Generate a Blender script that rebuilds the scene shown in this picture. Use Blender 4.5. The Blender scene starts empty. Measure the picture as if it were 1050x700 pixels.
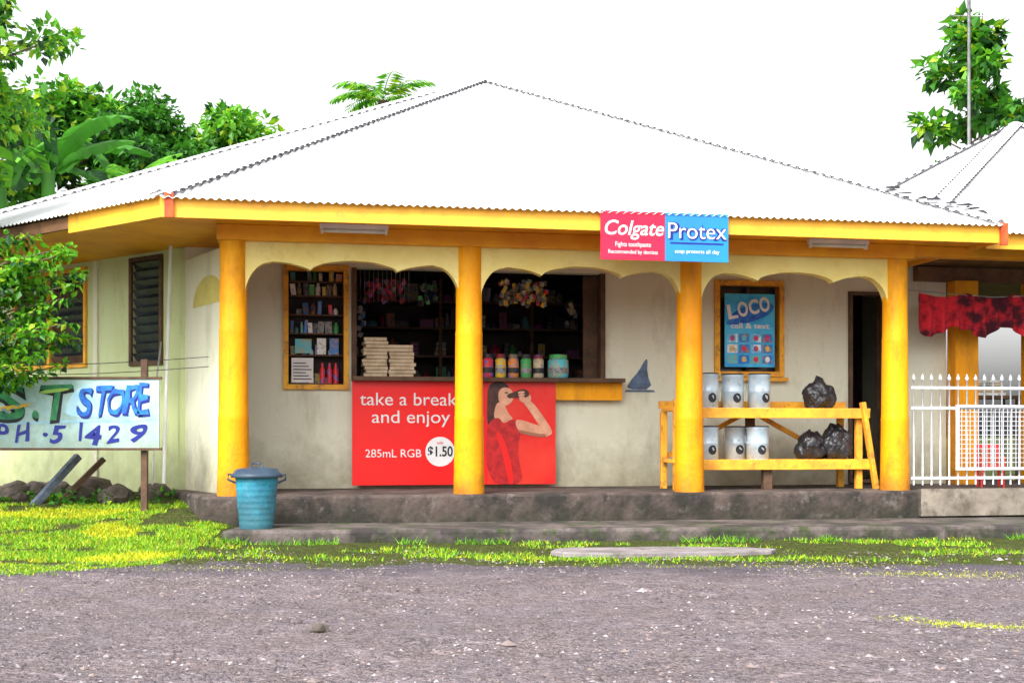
import bpy, bmesh, math, random
import numpy as np
from mathutils import Matrix, Vector, noise
random.seed(7); np.random.seed(7)
scene = bpy.context.scene
R = math.radians

# ------------------------------------------------------------------ materials
def mat(name, c1, c2=None, scale=4.0, rough=0.7, bump=0.0, bscale=40.0, metal=0.0,
        grime=None, gz=(0.4, 1.2), gamt=0.7, spec=0.4, streak=False, transl=0.0, contrast=(0.35, 0.65), blot=None, det=5):
    m = bpy.data.materials.new(name); m.use_nodes = True
    nt = m.node_tree; N = nt.nodes; L = nt.links
    b = N["Principled BSDF"]
    b.inputs["Roughness"].default_value = rough
    b.inputs["Metallic"].default_value = metal
    b.inputs["Specular IOR Level"].default_value = spec
    tc = N.new("ShaderNodeTexCoord")
    if c2 is None: c2 = tuple(v*0.82 for v in c1)
    mp = N.new("ShaderNodeMapping")
    if streak: mp.inputs["Scale"].default_value = (1, 1, 0.18)
    L.new(tc.outputs["Object"], mp.inputs["Vector"])
    n = N.new("ShaderNodeTexNoise"); n.inputs["Scale"].default_value = scale
    n.inputs["Detail"].default_value = det; n.inputs["Roughness"].default_value = 0.65
    L.new(mp.outputs[0], n.inputs["Vector"])
    r = N.new("ShaderNodeMapRange"); r.inputs[1].default_value = contrast[0]; r.inputs[2].default_value = contrast[1]
    L.new(n.outputs[0], r.inputs[0])
    mx = N.new("ShaderNodeMix"); mx.data_type = 'RGBA'
    mx.inputs[6].default_value = (*c1, 1); mx.inputs[7].default_value = (*c2, 1)
    L.new(r.outputs[0], mx.inputs[0])
    out = mx.outputs[2]
    if blot:      # scattered stains / moss / chipped patches  (colour, scale, lo, hi, amount)
        nb = N.new("ShaderNodeTexNoise"); nb.inputs["Scale"].default_value = blot[1]; nb.inputs["Detail"].default_value = 7; nb.inputs["Roughness"].default_value = .72
        mb = N.new("ShaderNodeMapping"); mb.inputs["Location"].default_value = (7, 3, 1)
        if streak: mb.inputs["Scale"].default_value = (1, 1, .35)
        L.new(tc.outputs["Object"], mb.inputs["Vector"]); L.new(mb.outputs[0], nb.inputs["Vector"])
        rb = N.new("ShaderNodeMapRange"); rb.inputs[1].default_value = blot[2]; rb.inputs[2].default_value = blot[3]; rb.inputs[4].default_value = blot[4]
        L.new(nb.outputs[0], rb.inputs[0])
        m3 = N.new("ShaderNodeMix"); m3.data_type = 'RGBA'; L.new(rb.outputs[0], m3.inputs[0]); L.new(out, m3.inputs[6]); m3.inputs[7].default_value = (*blot[0], 1); out = m3.outputs[2]
    if grime:
        sx = N.new("ShaderNodeSeparateXYZ"); L.new(tc.outputs["Object"], sx.inputs[0])
        n2 = N.new("ShaderNodeTexNoise"); n2.inputs["Scale"].default_value = 5; n2.inputs["Detail"].default_value = 6
        n2.inputs["Roughness"].default_value = 0.7
        L.new(tc.outputs["Object"], n2.inputs["Vector"])
        ma = N.new("ShaderNodeMath"); ma.operation = 'MULTIPLY_ADD'; ma.inputs[1].default_value = 0.9; ma.inputs[2].default_value = -0.45
        L.new(n2.outputs[0], ma.inputs[0])
        ad = N.new("ShaderNodeMath"); ad.operation = 'ADD'; L.new(sx.outputs[2], ad.inputs[0]); L.new(ma.outputs[0], ad.inputs[1])
        mr = N.new("ShaderNodeMapRange"); mr.inputs[1].default_value = gz[0]; mr.inputs[2].default_value = gz[1]
        mr.inputs[3].default_value = gamt; mr.inputs[4].default_value = 0
        L.new(ad.outputs[0], mr.inputs[0])
        m2 = N.new("ShaderNodeMix"); m2.data_type = 'RGBA'; L.new(mr.outputs[0], m2.inputs[0])
        L.new(out, m2.inputs[6]); m2.inputs[7].default_value = (*grime, 1); out = m2.outputs[2]
    L.new(out, b.inputs["Base Color"])
    if bump > 0:
        n3 = N.new("ShaderNodeTexNoise"); n3.inputs["Scale"].default_value = bscale; n3.inputs["Detail"].default_value = 4
        L.new(tc.outputs["Object"], n3.inputs["Vector"])
        bp = N.new("ShaderNodeBump"); bp.inputs["Strength"].default_value = bump; bp.inputs["Distance"].default_value = 0.02
        L.new(n3.outputs[0], bp.inputs["Height"]); L.new(bp.outputs[0], b.inputs["Normal"])
    if transl > 0:
        t = N.new("ShaderNodeBsdfTranslucent"); L.new(out, t.inputs[0])
        ms = N.new("ShaderNodeMixShader"); ms.inputs[0].default_value = transl
        L.new(b.outputs[0], ms.inputs[1]); L.new(t.outputs[0], ms.inputs[2])
        L.new(ms.outputs[0], N["Material Output"].inputs[0])
    return m

M = {}
M['yellow'] = mat("yellow_paint", (0.90, 0.405, 0.004), (0.80, 0.28, 0.004), 2.5, 0.55, 0.25, 22, grime=(0.28, 0.10, 0.012), gz=(0.3, 0.80), gamt=.85, streak=True, blot=((.48,.17,.015),4,.50,.70,.7), spec=.25)
M['yellowb'] = mat("yellow_fascia_paint", (0.92, 0.49, 0.04), (0.82, 0.37, 0.03), 3, 0.5, 0.1, 30, blot=((.40,.19,.05),5,.55,.7,.65))
M['orange'] = mat("soffit_paint", (0.90, 0.41, 0.012), (0.74, 0.28, 0.012), 2.5, 0.6, 0.1)
M['cream'] = mat("cream_wall_paint", (0.74, 0.745, 0.61), (0.67, 0.67, 0.52), 1.6, 0.75, 0.2, 30, grime=(0.28, 0.24, 0.15), gz=(0.35, 1.0), gamt=.85, blot=((.42,.38,.27),2.8,.52,.72,.6), streak=True)
M['arch'] = mat("arch_paint", (0.88, 0.78, 0.30), (0.80, 0.65, 0.19), 1.8, 0.7, 0.12, 30, blot=((.50,.38,.12),4,.55,.75,.55))
M['green'] = mat("pale_green_wall_paint", (0.60, 0.68, 0.40), (0.54, 0.60, 0.31), 1.6, 0.75, 0.15, 30, grime=(0.22, 0.22, 0.11), gz=(0.2, 0.95), gamt=.85, blot=((.31,.35,.17),3,.53,.72,.6), streak=True)
M['roof'] = mat("roof_sheet", (0.86, 0.86, 0.87), (0.78, 0.78, 0.80), 0.8, 0.45, 0, spec=.5, det=3)
M['roofcap'] = mat("roof_cap", (0.74, 0.74, 0.76), (0.60, 0.60, 0.62), 3, 0.5, det=2)
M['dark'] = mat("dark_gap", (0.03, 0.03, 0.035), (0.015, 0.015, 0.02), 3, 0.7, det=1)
M['concrete'] = mat("porch_concrete", (0.090, 0.066, 0.058), (0.028, 0.023, 0.021), 2.6, 0.9, 0.9, 12, grime=(0.020, 0.022, 0.011), gz=(0.0, 0.42), gamt=.85, contrast=(.42,.58), blot=((.19,.17,.155),5,.56,.66,.65))
M['step'] = mat("step_concrete", (0.125, 0.10, 0.096), (0.036, 0.030, 0.031), 2.4, 0.9, 0.9, 12, contrast=(.42,.58), grime=(.020,.026,.011), gz=(-.05,.18), gamt=.9, blot=((.035,.060,.012),3,.52,.64,.85))
M['pave'] = mat("pavement_concrete", (0.27, 0.24, 0.25), (0.14, 0.12, 0.12), 3.0, 0.9, 0.5, 14, blot=((.06,.07,.03),4,.54,.64,.7))
M['wood'] = mat("weathered_wood", (0.13, 0.07, 0.04), (0.06, 0.035, 0.02), 6, 0.75, 0.3, 40)
M['brown'] = mat("brown_board", (0.22, 0.11, 0.05), (0.12, 0.06, 0.03), 4, 0.7, 0.2)
M['ywood'] = mat("yellow_wood", (0.88, 0.45, 0.03), (0.66, 0.28, 0.03), 5, 0.6, 0.2, 35, blot=((.26,.12,.035),7,.54,.65,.75))
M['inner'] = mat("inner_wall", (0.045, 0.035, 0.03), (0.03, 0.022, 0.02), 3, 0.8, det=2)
M['glass'] = mat("louvre_glass", (0.05, 0.06, 0.07), (0.03, 0.035, 0.04), 3, 0.15, spec=.8, det=2)
M['red'] = mat("red_print", (0.86, 0.012, 0.010), (0.80, 0.01, 0.01), 2, 0.35, det=2)
M['signred'] = mat("sign_red", (0.80, 0.015, 0.06), (0.70, 0.01, 0.05), 2, 0.35, det=2)
M['signblue'] = mat("sign_blue", (0.015, 0.24, 0.66), (0.02, 0.20, 0.58), 2, 0.35, det=2)
M['navy'] = mat("navy_print", (0.01, 0.02, 0.25), None, 2, 0.4, det=1)
M['white'] = mat("white_paint", (0.80, 0.80, 0.80), (0.70, 0.70, 0.70), 5, 0.45, det=2)
M['enamel'] = mat("white_enamel", (0.52, 0.62, 0.69), (0.36, 0.47, 0.56), 8, 0.3, metal=0.2, blot=((.14,.14,.15),9,.58,.68,.6))
M['signwhite'] = mat("painted_sign_board", (0.50, 0.68, 0.64), (0.28, 0.50, 0.54), 3, 0.6, grime=(.22, .26, .18), gz=(0.80, 1.2), gamt=.7, blot=((.22,.32,.24),6,.50,.66,.7))
M['signgreen'] = mat("green_letter", (0.05, 0.34, 0.10), (0.01, 0.12, 0.08), 9, 0.5)
M['signb'] = mat("blue_letter", (0.01, 0.07, 0.48), (0.02, 0.24, 0.68), 9, 0.5)
M['black'] = mat("black_plastic", (0.012, 0.012, 0.015), (0.03, 0.03, 0.035), 8, 0.3, 0.8, 22)
M['blackm'] = mat("black_paint", (0.015, 0.015, 0.02), None, 8, 0.6, det=1)
M['bin'] = mat("blue_bin_plastic", (0.012, 0.20, 0.34), (0.03, 0.30, 0.42), 5, 0.5, 0.15, grime=(.04, .09, .10), gz=(.1, .5), gamt=.75, blot=((.12,.30,.34),6,.55,.7,.6))
M['binlid'] = mat("bin_lid_plastic", (0.02, 0.035, 0.06), (0.045, 0.08, 0.12), 5, 0.45)
M['skin'] = mat("printed_skin", (0.80, 0.42, 0.27), (0.62, 0.28, 0.17), 8, 0.4)
M['hair'] = mat("printed_hair", (0.03, 0.012, 0.01), (0.10, 0.03, 0.02), 15, 0.4)
M['dress'] = mat("printed_dress", (0.36, 0.006, 0.010), (0.66, 0.02, 0.02), 12, 0.4)
M['card'] = mat("cardboard", (0.66, 0.52, 0.36), (0.42, 0.32, 0.2), 8, 0.8)
M['cloth'] = mat("red_cloth", (0.62, 0.015, 0.03), (0.06, 0.004, 0.012), 4, 0.85, 0.2, contrast=(.42,.56))
M['rail'] = mat("white_metal_rail", (0.66, 0.69, 0.74), (0.48, 0.49, 0.52), 9, 0.4)
M['tube'] = mat("lamp_tube_glass", (0.78, 0.8, 0.75), (0.7, 0.7, 0.65), 5, 0.3, det=1)
M['bark'] = mat("bark", (0.16, 0.12, 0.08), (0.08, 0.06, 0.04), 6, 0.9, 0.6, 20)
M['rustorange'] = mat("orange_paint", (0.75, 0.12, 0.02), (0.45, 0.06, 0.02), 8, 0.6)
M['steel'] = mat("steel_pole", (0.45, 0.45, 0.46), (0.3, 0.3, 0.3), 8, 0.4, metal=.6, det=2)
M['redplastic'] = mat("red_plastic", (0.72, 0.02, 0.015), None, 8, 0.35)
M['poster_sky'] = mat("blue_print", (0.02, 0.34, 0.76), (0.06, 0.52, 0.86), 4, 0.4, contrast=(.42, .58))
M['decal'] = mat("blue_grey_decal", (0.13, 0.20, 0.32), (0.06, 0.09, 0.15), 12, 0.6)
M['pole'] = mat("blue_grey_timber", (0.16, 0.20, 0.28), (0.08, 0.10, 0.14), 12, 0.7)
M['rock'] = mat("stone", (0.13, 0.10, 0.09), (0.05, 0.045, 0.035), 6, 0.95, 0.6, 25)
GRAV = [mat("gravel_stone", (0.33, 0.30, 0.31), (0.22, 0.20, 0.21), 1.5, 0.95, det=2), mat("gravel_stone_dark", (0.11, 0.09, 0.10), (0.06, 0.048, 0.052), 1.5, 0.95, det=2), mat("gravel_stone_brown", (0.22, 0.17, 0.16), (0.15, 0.12, 0.115), 1.5, 0.95, det=2)]
M['sage'] = mat("arch_niche", (0.62, 0.55, 0.16), None, 4, .7)
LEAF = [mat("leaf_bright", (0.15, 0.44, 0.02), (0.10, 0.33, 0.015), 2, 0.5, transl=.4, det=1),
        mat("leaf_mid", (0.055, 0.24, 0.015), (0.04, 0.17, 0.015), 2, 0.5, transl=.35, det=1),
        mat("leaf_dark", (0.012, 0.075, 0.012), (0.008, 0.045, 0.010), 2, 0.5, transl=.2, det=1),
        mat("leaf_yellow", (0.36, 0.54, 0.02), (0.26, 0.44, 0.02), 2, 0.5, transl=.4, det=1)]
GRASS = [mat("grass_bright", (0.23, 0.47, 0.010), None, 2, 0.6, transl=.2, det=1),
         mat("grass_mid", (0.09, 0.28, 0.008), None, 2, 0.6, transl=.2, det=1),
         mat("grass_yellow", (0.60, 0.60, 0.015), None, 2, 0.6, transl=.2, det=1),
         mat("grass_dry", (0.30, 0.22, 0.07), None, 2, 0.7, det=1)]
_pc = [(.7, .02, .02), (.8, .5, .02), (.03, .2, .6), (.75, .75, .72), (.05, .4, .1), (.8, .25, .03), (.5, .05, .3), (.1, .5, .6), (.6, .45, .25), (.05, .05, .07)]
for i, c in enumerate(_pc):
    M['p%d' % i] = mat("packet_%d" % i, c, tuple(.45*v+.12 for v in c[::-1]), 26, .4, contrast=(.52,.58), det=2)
    M['q%d' % i] = mat("dimmed_goods_%d" % i, tuple(.38*v for v in c), tuple(.15*v+.03 for v in c[::-1]), 26, .5, contrast=(.50,.58), det=2)  # packet colours darkened: dimness of the shop interior put into the colour

# ------------------------------------------------------------------ builder
BM = Matrix.Translation((-2.72, 12.4, 0)) @ Matrix.Rotation(R(10.78), 4, 'Z')   # store frame
class B:
    def __init__(s): s.bm = bmesh.new(); s.slots = []; s.T = Matrix.Identity(4)
    def mi(s, k):
        m = M[k] if isinstance(k, str) else k
        if m not in s.slots: s.slots.append(m)
        return s.slots.index(m)
    def v(s, p): return s.bm.verts.new(s.T @ Vector(p))
    def f(s, vs, k, sm=False):
        try: fc = s.bm.faces.new(vs)
        except ValueError: return
        fc.material_index = s.mi(k); fc.smooth = sm
    def box(s, a, b, k, rot=None):
        x0, y0, z0 = a; x1, y1, z1 = b
        c = Vector(((x0+x1)/2, (y0+y1)/2, (z0+z1)/2))
        P = [(x0,y0,z0),(x1,y0,z0),(x1,y1,z0),(x0,y1,z0),(x0,y0,z1),(x1,y0,z1),(x1,y1,z1),(x0,y1,z1)]
        if rot is not None: P = [c + rot @ (Vector(p)-c) for p in P]
        V = [s.v(p) for p in P]
        for q in ((0,3,2,1),(4,5,6,7),(0,1,5,4),(1,2,6,5),(2,3,7,6),(3,0,4,7)): s.f([V[i] for i in q], k)
    def bar(s, a, b, w, h, k):
        a = Vector(a); b = Vector(b); d = (b-a); L = d.length; d.normalize()
        up = Vector((0,0,1)) if abs(d.z) < .95 else Vector((0,1,0))
        x = d.cross(up).normalized(); y = x.cross(d)
        V = []
        for p in (a, b):
            for sx, sy in ((-1,-1),(1,-1),(1,1),(-1,1)): V.append(s.v(p + x*sx*w/2 + y*sy*h/2))
        for q in ((3,2,1,0),(4,5,6,7),(0,1,5,4),(1,2,6,5),(2,3,7,6),(3,0,4,7)): s.f([V[i] for i in q], k)
    def lathe(s, c, prof, k, seg=24, caps=True):
        c = Vector(c); rings = []
        for r, z in prof:
            rings.append([s.v(c + Vector((r*math.cos(2*math.pi*i/seg), r*math.sin(2*math.pi*i/seg), z))) for i in range(seg)])
        for a, b in zip(rings, rings[1:]):
            for i in range(seg): s.f([a[i], a[(i+1)%seg], b[(i+1)%seg], b[i]], k, True)
        if caps:
            for (r, z), rev in ((prof[0], True), (prof[-1], False)):
                if r < 1e-4: continue
                V = [s.v(c + Vector((r*math.cos(2*math.pi*i/seg), r*math.sin(2*math.pi*i/seg), z))) for i in range(seg)]
                s.f(V[::-1] if rev else V, k)
    def tube(s, pts, rad, k, seg=8):
        pts = [Vector(p) for p in pts]; rings = []
        for i, p in enumerate(pts):
            d = (pts[min(i+1, len(pts)-1)] - pts[max(i-1, 0)]).normalized()
            up = Vector((0,0,1)) if abs(d.z) < .9 else Vector((1,0,0))
            x = d.cross(up).normalized(); y = x.cross(d); r = rad[i] if isinstance(rad, (list, tuple)) else rad
            rings.append([s.v(p + (x*math.cos(2*math.pi*j/seg) + y*math.sin(2*math.pi*j/seg))*r) for j in range(seg)])
        for a, b in zip(rings, rings[1:]):
            for j in range(seg): s.f([a[j], a[(j+1)%seg], b[(j+1)%seg], b[j]], k, True)
        s.f(rings[0], k); s.f(rings[-1][::-1], k)
    def prism(s, poly, z0, z1, k, ksoff=None):
        lo = [s.v((x, y, z0)) for x, y in poly]; hi = [s.v((x, y, z1)) for x, y in poly]
        s.f(hi, k); s.f(lo[::-1], ksoff or k); n = len(poly)
        for i in range(n): s.f([lo[i], lo[(i+1)%n], hi[(i+1)%n], hi[i]], k)
    def wall(s, L, z0, z1, th, ops, k):
        ops = sorted(ops); x = 0
        for a, b, za, zb in ops:
            if a > x: s.box((x, 0, z0), (a, th, z1), k)
            if za > z0: s.box((a, 0, z0), (b, th, za), k)
            if zb < z1: s.box((a, 0, zb), (b, th, z1), k)
            x = b
        if x < L: s.box((x, 0, z0), (L, th, z1), k)
    def plate(s, pts, y, k):     # flat upright polygon facing -y
        s.f([s.v((x, y, z)) for x, z in pts], k)
    def text(s, body, x, y, z, size, k, shear=0, align='LEFT', width=None, off=0.0, rotz=0, wob=0):
        cu = bpy.data.curves.new("t", 'FONT'); cu.body = body; cu.size = size; cu.shear = shear; cu.align_x = align; cu.offset = off
        ob = bpy.data.objects.new("t", cu); scene.collection.objects.link(ob)
        dg = bpy.context.evaluated_depsgraph_get(); me = bpy.data.meshes.new_from_object(ob.evaluated_get(dg))
        xs = [v.co.x for v in me.vertices]; w = max(xs)-min(xs); sx = (width/w) if width else 1
        mtx = s.T @ Matrix.Translation((x, y, z)) @ Matrix.Rotation(rotz, 4, 'Y') @ Matrix.Rotation(R(90), 4, 'X') @ Matrix.Diagonal((sx, 1, 1, 1))
        vs = []
        for v in me.vertices:
            c = v.co.copy()
            if wob: c.x += wob*noise.noise(Vector((c.x*7+x*5, c.y*7, 1))); c.y += wob*noise.noise(Vector((c.x*7+x*5, c.y*7, 9)))
            vs.append(s.bm.verts.new(mtx @ c))
        for p in me.polygons: s.f([vs[i] for i in p.vertices], k)
        bpy.data.objects.remove(ob); bpy.data.meshes.remove(me); bpy.data.curves.remove(cu)
    def out(s, name, mtx=None, parent=None, bevel=0):
        me = bpy.data.meshes.new(name); s.bm.normal_update(); s.bm.to_mesh(me); s.bm.free()
        for m in s.slots: me.materials.append(m)
        ob = bpy.data.objects.new(name, me); scene.collection.objects.link(ob)
        if parent: ob.parent = parent
        elif mtx is not None: ob.matrix_world = mtx
        if bevel:
            bv = ob.modifiers.new("b", 'BEVEL'); bv.width = bevel; bv.segments = 2; bv.limit_method = 'ANGLE'; bv.angle_limit = R(50)
        return ob
def empty(name, mtx=None):
    e = bpy.data.objects.new(name, None); scene.collection.objects.link(e); e.empty_display_size = .3
    if mtx is not None: e.matrix_world = mtx
    return e
def chaikin(p, n=2):
    for _ in range(n):
        q = []
        for i in range(len(p)):
            a = p[i]; b = p[(i+1) % len(p)]
            q += [(a[0]*.75+b[0]*.25, a[1]*.75+b[1]*.25), (a[0]*.25+b[0]*.75, a[1]*.25+b[1]*.75)]
        p = q
    return p

# ------------------------------------------------------------------ STORE
store = empty("store_building", BM)
FL = 0.41
b = B()
n = 90
fr = [(-.3+10.2*i/n, -.2+.04*noise.noise(Vector((i*.5,4,0)))+.015*noise.noise(Vector((i*2.1,4,0)))) for i in range(n+1)]
b.prism(fr+[(9.9,5),(-.7,5),(-.7,1.5)], -.1, FL, 'concrete'); b.out("porch_floor", parent=store, bevel=.025)
b = B()
b.T = Matrix.Translation((-.56, 1.5, 0))
O = .56
b.wall(9.0, FL, 3.04, .14, [(.506+O,1.20+O,1.52,2.86),(1.235+O,4.145+O,1.61,2.86),(5.48+O,6.32+O,1.70,2.81),(7.17+O,7.61+O,FL+.001,2.72)], 'cream')
b.out("front_wall", parent=store)
b = B()
Lw = 5.0; d0 = Vector((.65,-.76)).normalized(); E = Vector((-.56,1.5)) - d0*Lw
b.T = Matrix(((d0.x, -d0.y, 0, E.x), (d0.y, d0.x, 0, E.y), (0,0,1,0), (0,0,0,1)))
b.wall(Lw, 0.05, 3.04, .14, [(Lw-3.4,Lw-2.68,1.85,2.93),(Lw-2.62,Lw-1.9,1.85,2.93),(Lw-.95,Lw-.43,1.83,2.95)], 'green')
b.box((Lw-1.70,-.03,.05),(Lw-1.62,-.001,3.03),'cream')
b.box((0,-.02,.05),(Lw-.001,-.001,.34),'concrete')
for a0, a1, z0, z1, fr_ in ((Lw-3.4,Lw-2.68,1.85,2.93,1),(Lw-2.62,Lw-1.9,1.85,2.93,1),(Lw-.95,Lw-.43,1.83,2.95,0)):
    k = 'ywood' if fr_ else 'wood'
    b.box((a0-.045,-.03,z0-.05),(a0,.1,z1+.05),k); b.box((a1,-.031,z0-.05),(a1+.045,.1,z1+.05),k)
    b.box((a0,-.028,z0-.05),(a1,.1,z0),k); b.box((a0,-.028,z1),(a1,.1,z1+.05),k)
    n = 11
    for i in range(n):
        z = z0 + (i+.5)*(z1-z0)/n
        b.box((a0+.005,.015,z-.05),(a1-.005,.023,z+.05),'glass' if not fr_ or i%4 else 'wood', rot=Matrix.Rotation(R(32+random.uniform(-6,6)),3,'X'))
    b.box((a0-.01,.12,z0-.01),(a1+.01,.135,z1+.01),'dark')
b.out("side_wall", parent=store)
b = B()
b.box((-3.86,5.35,0),(-3.72,11.5,3.04),'green'); b.box((-3.86,11.5,0),(8.5,11.64,3.04),'green'); b.box((8.30,1.66,FL),(8.44,11.5,3.04),'cream')
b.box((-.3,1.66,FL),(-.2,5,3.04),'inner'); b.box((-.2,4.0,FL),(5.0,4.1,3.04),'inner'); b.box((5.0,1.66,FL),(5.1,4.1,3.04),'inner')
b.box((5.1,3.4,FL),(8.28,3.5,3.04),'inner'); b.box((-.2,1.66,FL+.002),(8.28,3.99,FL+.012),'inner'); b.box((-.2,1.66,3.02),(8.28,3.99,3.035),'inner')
b.out("partition_walls", parent=store)
b = B()
p0 = Vector((-.56,1.5)); p1 = Vector((0,.05)); dd = (p1-p0); LL = dd.length; dd.normalize()
b.T = Matrix(((dd.x, -dd.y, 0, p0.x), (dd.y, dd.x, 0, p0.y), (0,0,1,0), (0,0,0,1)))
b.box((.0,-.0,FL),(LL-.1,.1,2.89),'cream')
b.box((-.09,-.05,.05),(.0,.12,3.03),'green')
pts = [(.28, 2.35)] + [(.28+.5-.5*math.cos(a), 2.35+.30*math.sin(a)) for a in [math.pi*i/12 for i in range(13)]]
b.plate(pts, -.004, 'sage')
b.out("porch_end_panel", parent=store)
def scal(x):
    x = min(x, 1-x)
    if x < .12: return 2.32 + .37*math.sqrt(max(0, 1-(1-x/.12)**2))
    if x < .30: return 2.625 + .075*abs(math.sin(math.pi*.5+math.pi*.5*(x-.12)/.18))**.8
    return 2.625 + .10*max(0, math.sin(math.pi*(x-.30)/.40))**.55
cols = [0, 2.33, 4.66, 6.98]
b = B()
for c0, c1 in zip(cols, cols[1:]):
    x0 = c0+.10; x1 = c1-.10; n = 120; W = x1-x0
    fr = [(x0+W*i/n, scal(i/n)+.006*noise.noise(Vector((c0+i*.15,1,1)))) for i in range(n+1)]
    rows = []
    for x, z in fr: rows.append((b.v((x,-.06,z)), b.v((x,-.06,2.89)), b.v((x,.06,2.89)), b.v((x,.06,z))))
    for p, q in zip(rows, rows[1:]):
        b.f([p[0], q[0], q[1], p[1]], 'arch'); b.f([p[3], p[2], q[2], q[3]], 'arch'); b.f([p[0], p[3], q[3], q[0]], 'arch')
b.out("scalloped_arches", parent=store)
b = B()
b.box((-.16,-.15,2.89),(7.14,.15,3.039),'orange')
b.box((-.1,.15,2.89),(.05,1.49,3.038),'orange')
b.box((7.14,-.1,2.93),(9.9,.1,3.037),'orange')
b.box((8.0,1.38,2.86),(9.9,1.499,3.03),'brown')
b.out("porch_beam", parent=store, bevel=.008)
b = B()
for c in cols:
    prof = [(.158,FL),(.153,FL+.2),(.146,1.15),(.149,1.17),(.143,1.20),(.137,2.0),(.139,2.02),(.134,2.05),(.130,2.6),(.132,2.889)]
    dx = .006*random.uniform(-1,1)
    b.lathe((c+dx,0,0), prof, 'yellow', 36)
b.box((8.45,1.30,FL),(8.75,1.49,2.86),'yellow'); b.box((9.44,1.30,FL),(9.72,1.49,2.86),'yellow')
b.out("columns", parent=store)
A0=(-.64,-.7); Bc=(7.8,-.7); Dl=(-4.54,3.86)
foot = [A0,Bc,(7.8,14.1),(-.64,14.1),(-4.54,10.0),Dl]
b = B()
inset = [(-.61,-.655),(7.76,-.655),(7.76,14.0),(-.6,14.0),(-4.48,9.9),(-4.48,3.86)]
b.prism(inset, 3.04, 3.07, 'orange')
b.prism([(7.77,-.40),(14.1,-.40),(14.1,5),(7.77,5)], 3.045, 3.07, 'brown')
b.out("soffit", parent=store)
b = B()
b.bar((A0[0],-.68,3.09),(7.8,-.68,3.09),.035,.19,'yellowb')
dl = (Vector(Dl)-Vector(A0)).normalized()
a = Vector(A0)+Vector((.015,.02)); e1 = a+dl*1.5; e2 = a+dl*6
b.bar((a.x,a.y,3.09),(e1.x,e1.y,3.09),.035,.19,'yellowb'); b.bar((e1.x,e1.y,3.10),(e2.x,e2.y,3.10),.035,.12,'brown')
b.bar((7.802,-.42,3.07),(14.1,-.42,3.07),.035,.19,'yellowb')
b.bar((7.79,-.66,3.09),(7.79,1.5,3.09),.033,.19,'yellowb')
b.box((-.60,-.735,2.99),(-.52,-.70,3.22),'rustorange'); b.box((7.79,-.735,2.97),(7.87,-.70,3.20),'rustorange')
b.out("fascia", parent=store)

# corrugated roof: real corrugation running down each hip face
def facet(b, a, c, p, per=.076, amp=.010, k='roof'):
    a = Vector(a); c = Vector(c); p = Vector(p); L = (c-a).length; d = (c-a)/L
    ep = (p-a).dot(d); up = (p-(a+d*ep)); nrm = d.cross(up.normalized()).normalized()
    if nrm.z < 0: nrm = -nrm
    n = int(L/per)*6; prev = None; ups = up.normalized()
    for i in range(n+1):
        e = L*i/n; t = e/ep if e < ep else (L-e)/(L-ep)
        o = nrm*amp*math.cos(2*math.pi*e/per)
        j0 = .012*noise.noise(Vector((int(e/.75)*3.3,1,1)))
        r = [b.v(a+d*e - ups*(.06+j0) + o)] + [b.v(a+d*e + up*t*q + o) for q in (.5, 1.0)]
        if prev:
            for j in range(2): b.f([prev[j], r[j], r[j+1], prev[j+1]], k, True)
        prev = r
def cap(b, a, p, w=.11):
    a = Vector(a); p = Vector(p); d = (p-a).normalized(); side = d.cross(Vector((0,0,1))).normalized(); n = side.cross(d)
    P = []
    for q in (a, p):
        P.append([b.v(q+side*w - n*.015+n*.022), b.v(q+n*.062), b.v(q-side*w - n*.015+n*.022)])
    b.f([P[0][0],P[1][0],P[1][1],P[0][1]],'roofcap'); b.f([P[0][1],P[1][1],P[1][2],P[0][2]],'roofcap')
    L = (p-a).length; n2 = int(L/.13)
    for i in range(n2):
        q = a + d*(i+.5)*.13
        for sg in (1,-1):
            c = q + side*sg*(w+.010) + n*.016
            b.bar(c-d*.026, c+d*.026, .022, .012, 'dark')
ZE = 3.19; AP = (3.58,6.7,6.49)
b = B()
for i in range(len(foot)):
    p, q = foot[i], foot[(i+1)%len(foot)]
    facet(b, (*p,ZE), (*q,ZE), AP)
b.out("roof", parent=store)
b = B()
for p in foot: cap(b, (*p,ZE), AP)
b.out("hip_caps", parent=store)
b = B(); wf = [(7.0,-.46),(14.2,-.46),(14.2,8.0),(7.0,8.0)]; WP = (10.8,3.77,5.42)
for i in range(4): facet(b, (*wf[i],3.165), (*wf[(i+1)%4],3.165), WP)
for p in wf: cap(b, (*p,3.165), WP)
b.out("wing_roof", parent=store)
# torn, curled-up dark flashing where the lower end of the hip meets the wing roof
b = B()
rs = random.Random(3)
for i in range(16):
    f = rs.uniform(.045,.155); hs_,hw_,hz_ = 7.8-4.22*f, -.7+7.4*f, 3.19+3.3*f
    ox = rs.uniform(-.30,.12); zz = hz_ + (0 if ox<0 else -.78*ox) + .045
    L_ = rs.uniform(.08,.24); a_ = rs.uniform(-.5,.4)
    p0_ = Vector((hs_+ox, hw_-.08, zz)); dv = Vector((math.cos(a_)*L_, -.03, math.sin(a_)*L_*.25))
    hgt = rs.uniform(.015,.05)
    b.f([b.v(p0_), b.v(p0_+dv), b.v(p0_+dv*.8+Vector((0,.04,hgt))), b.v(p0_+dv*.1+Vector((.02,.05,hgt*.6)))], 'dark')
b.out("torn_flashing", parent=store)
b = B()
def frame(x0,x1,z0,z1,w=.06,y0=1.455,y1=1.60,k='ywood'):
    b.box((x0-w,y0,z0-w),(x0,y1,z1+w),k); b.box((x1,y0,z0-w),(x1+w,y1,z1+w),k)
    b.box((x0,y0+.003,z1),(x1,y1,z1+w),k); b.box((x0,y0+.003,z0-w),(x1,y1,z0),k)
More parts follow.
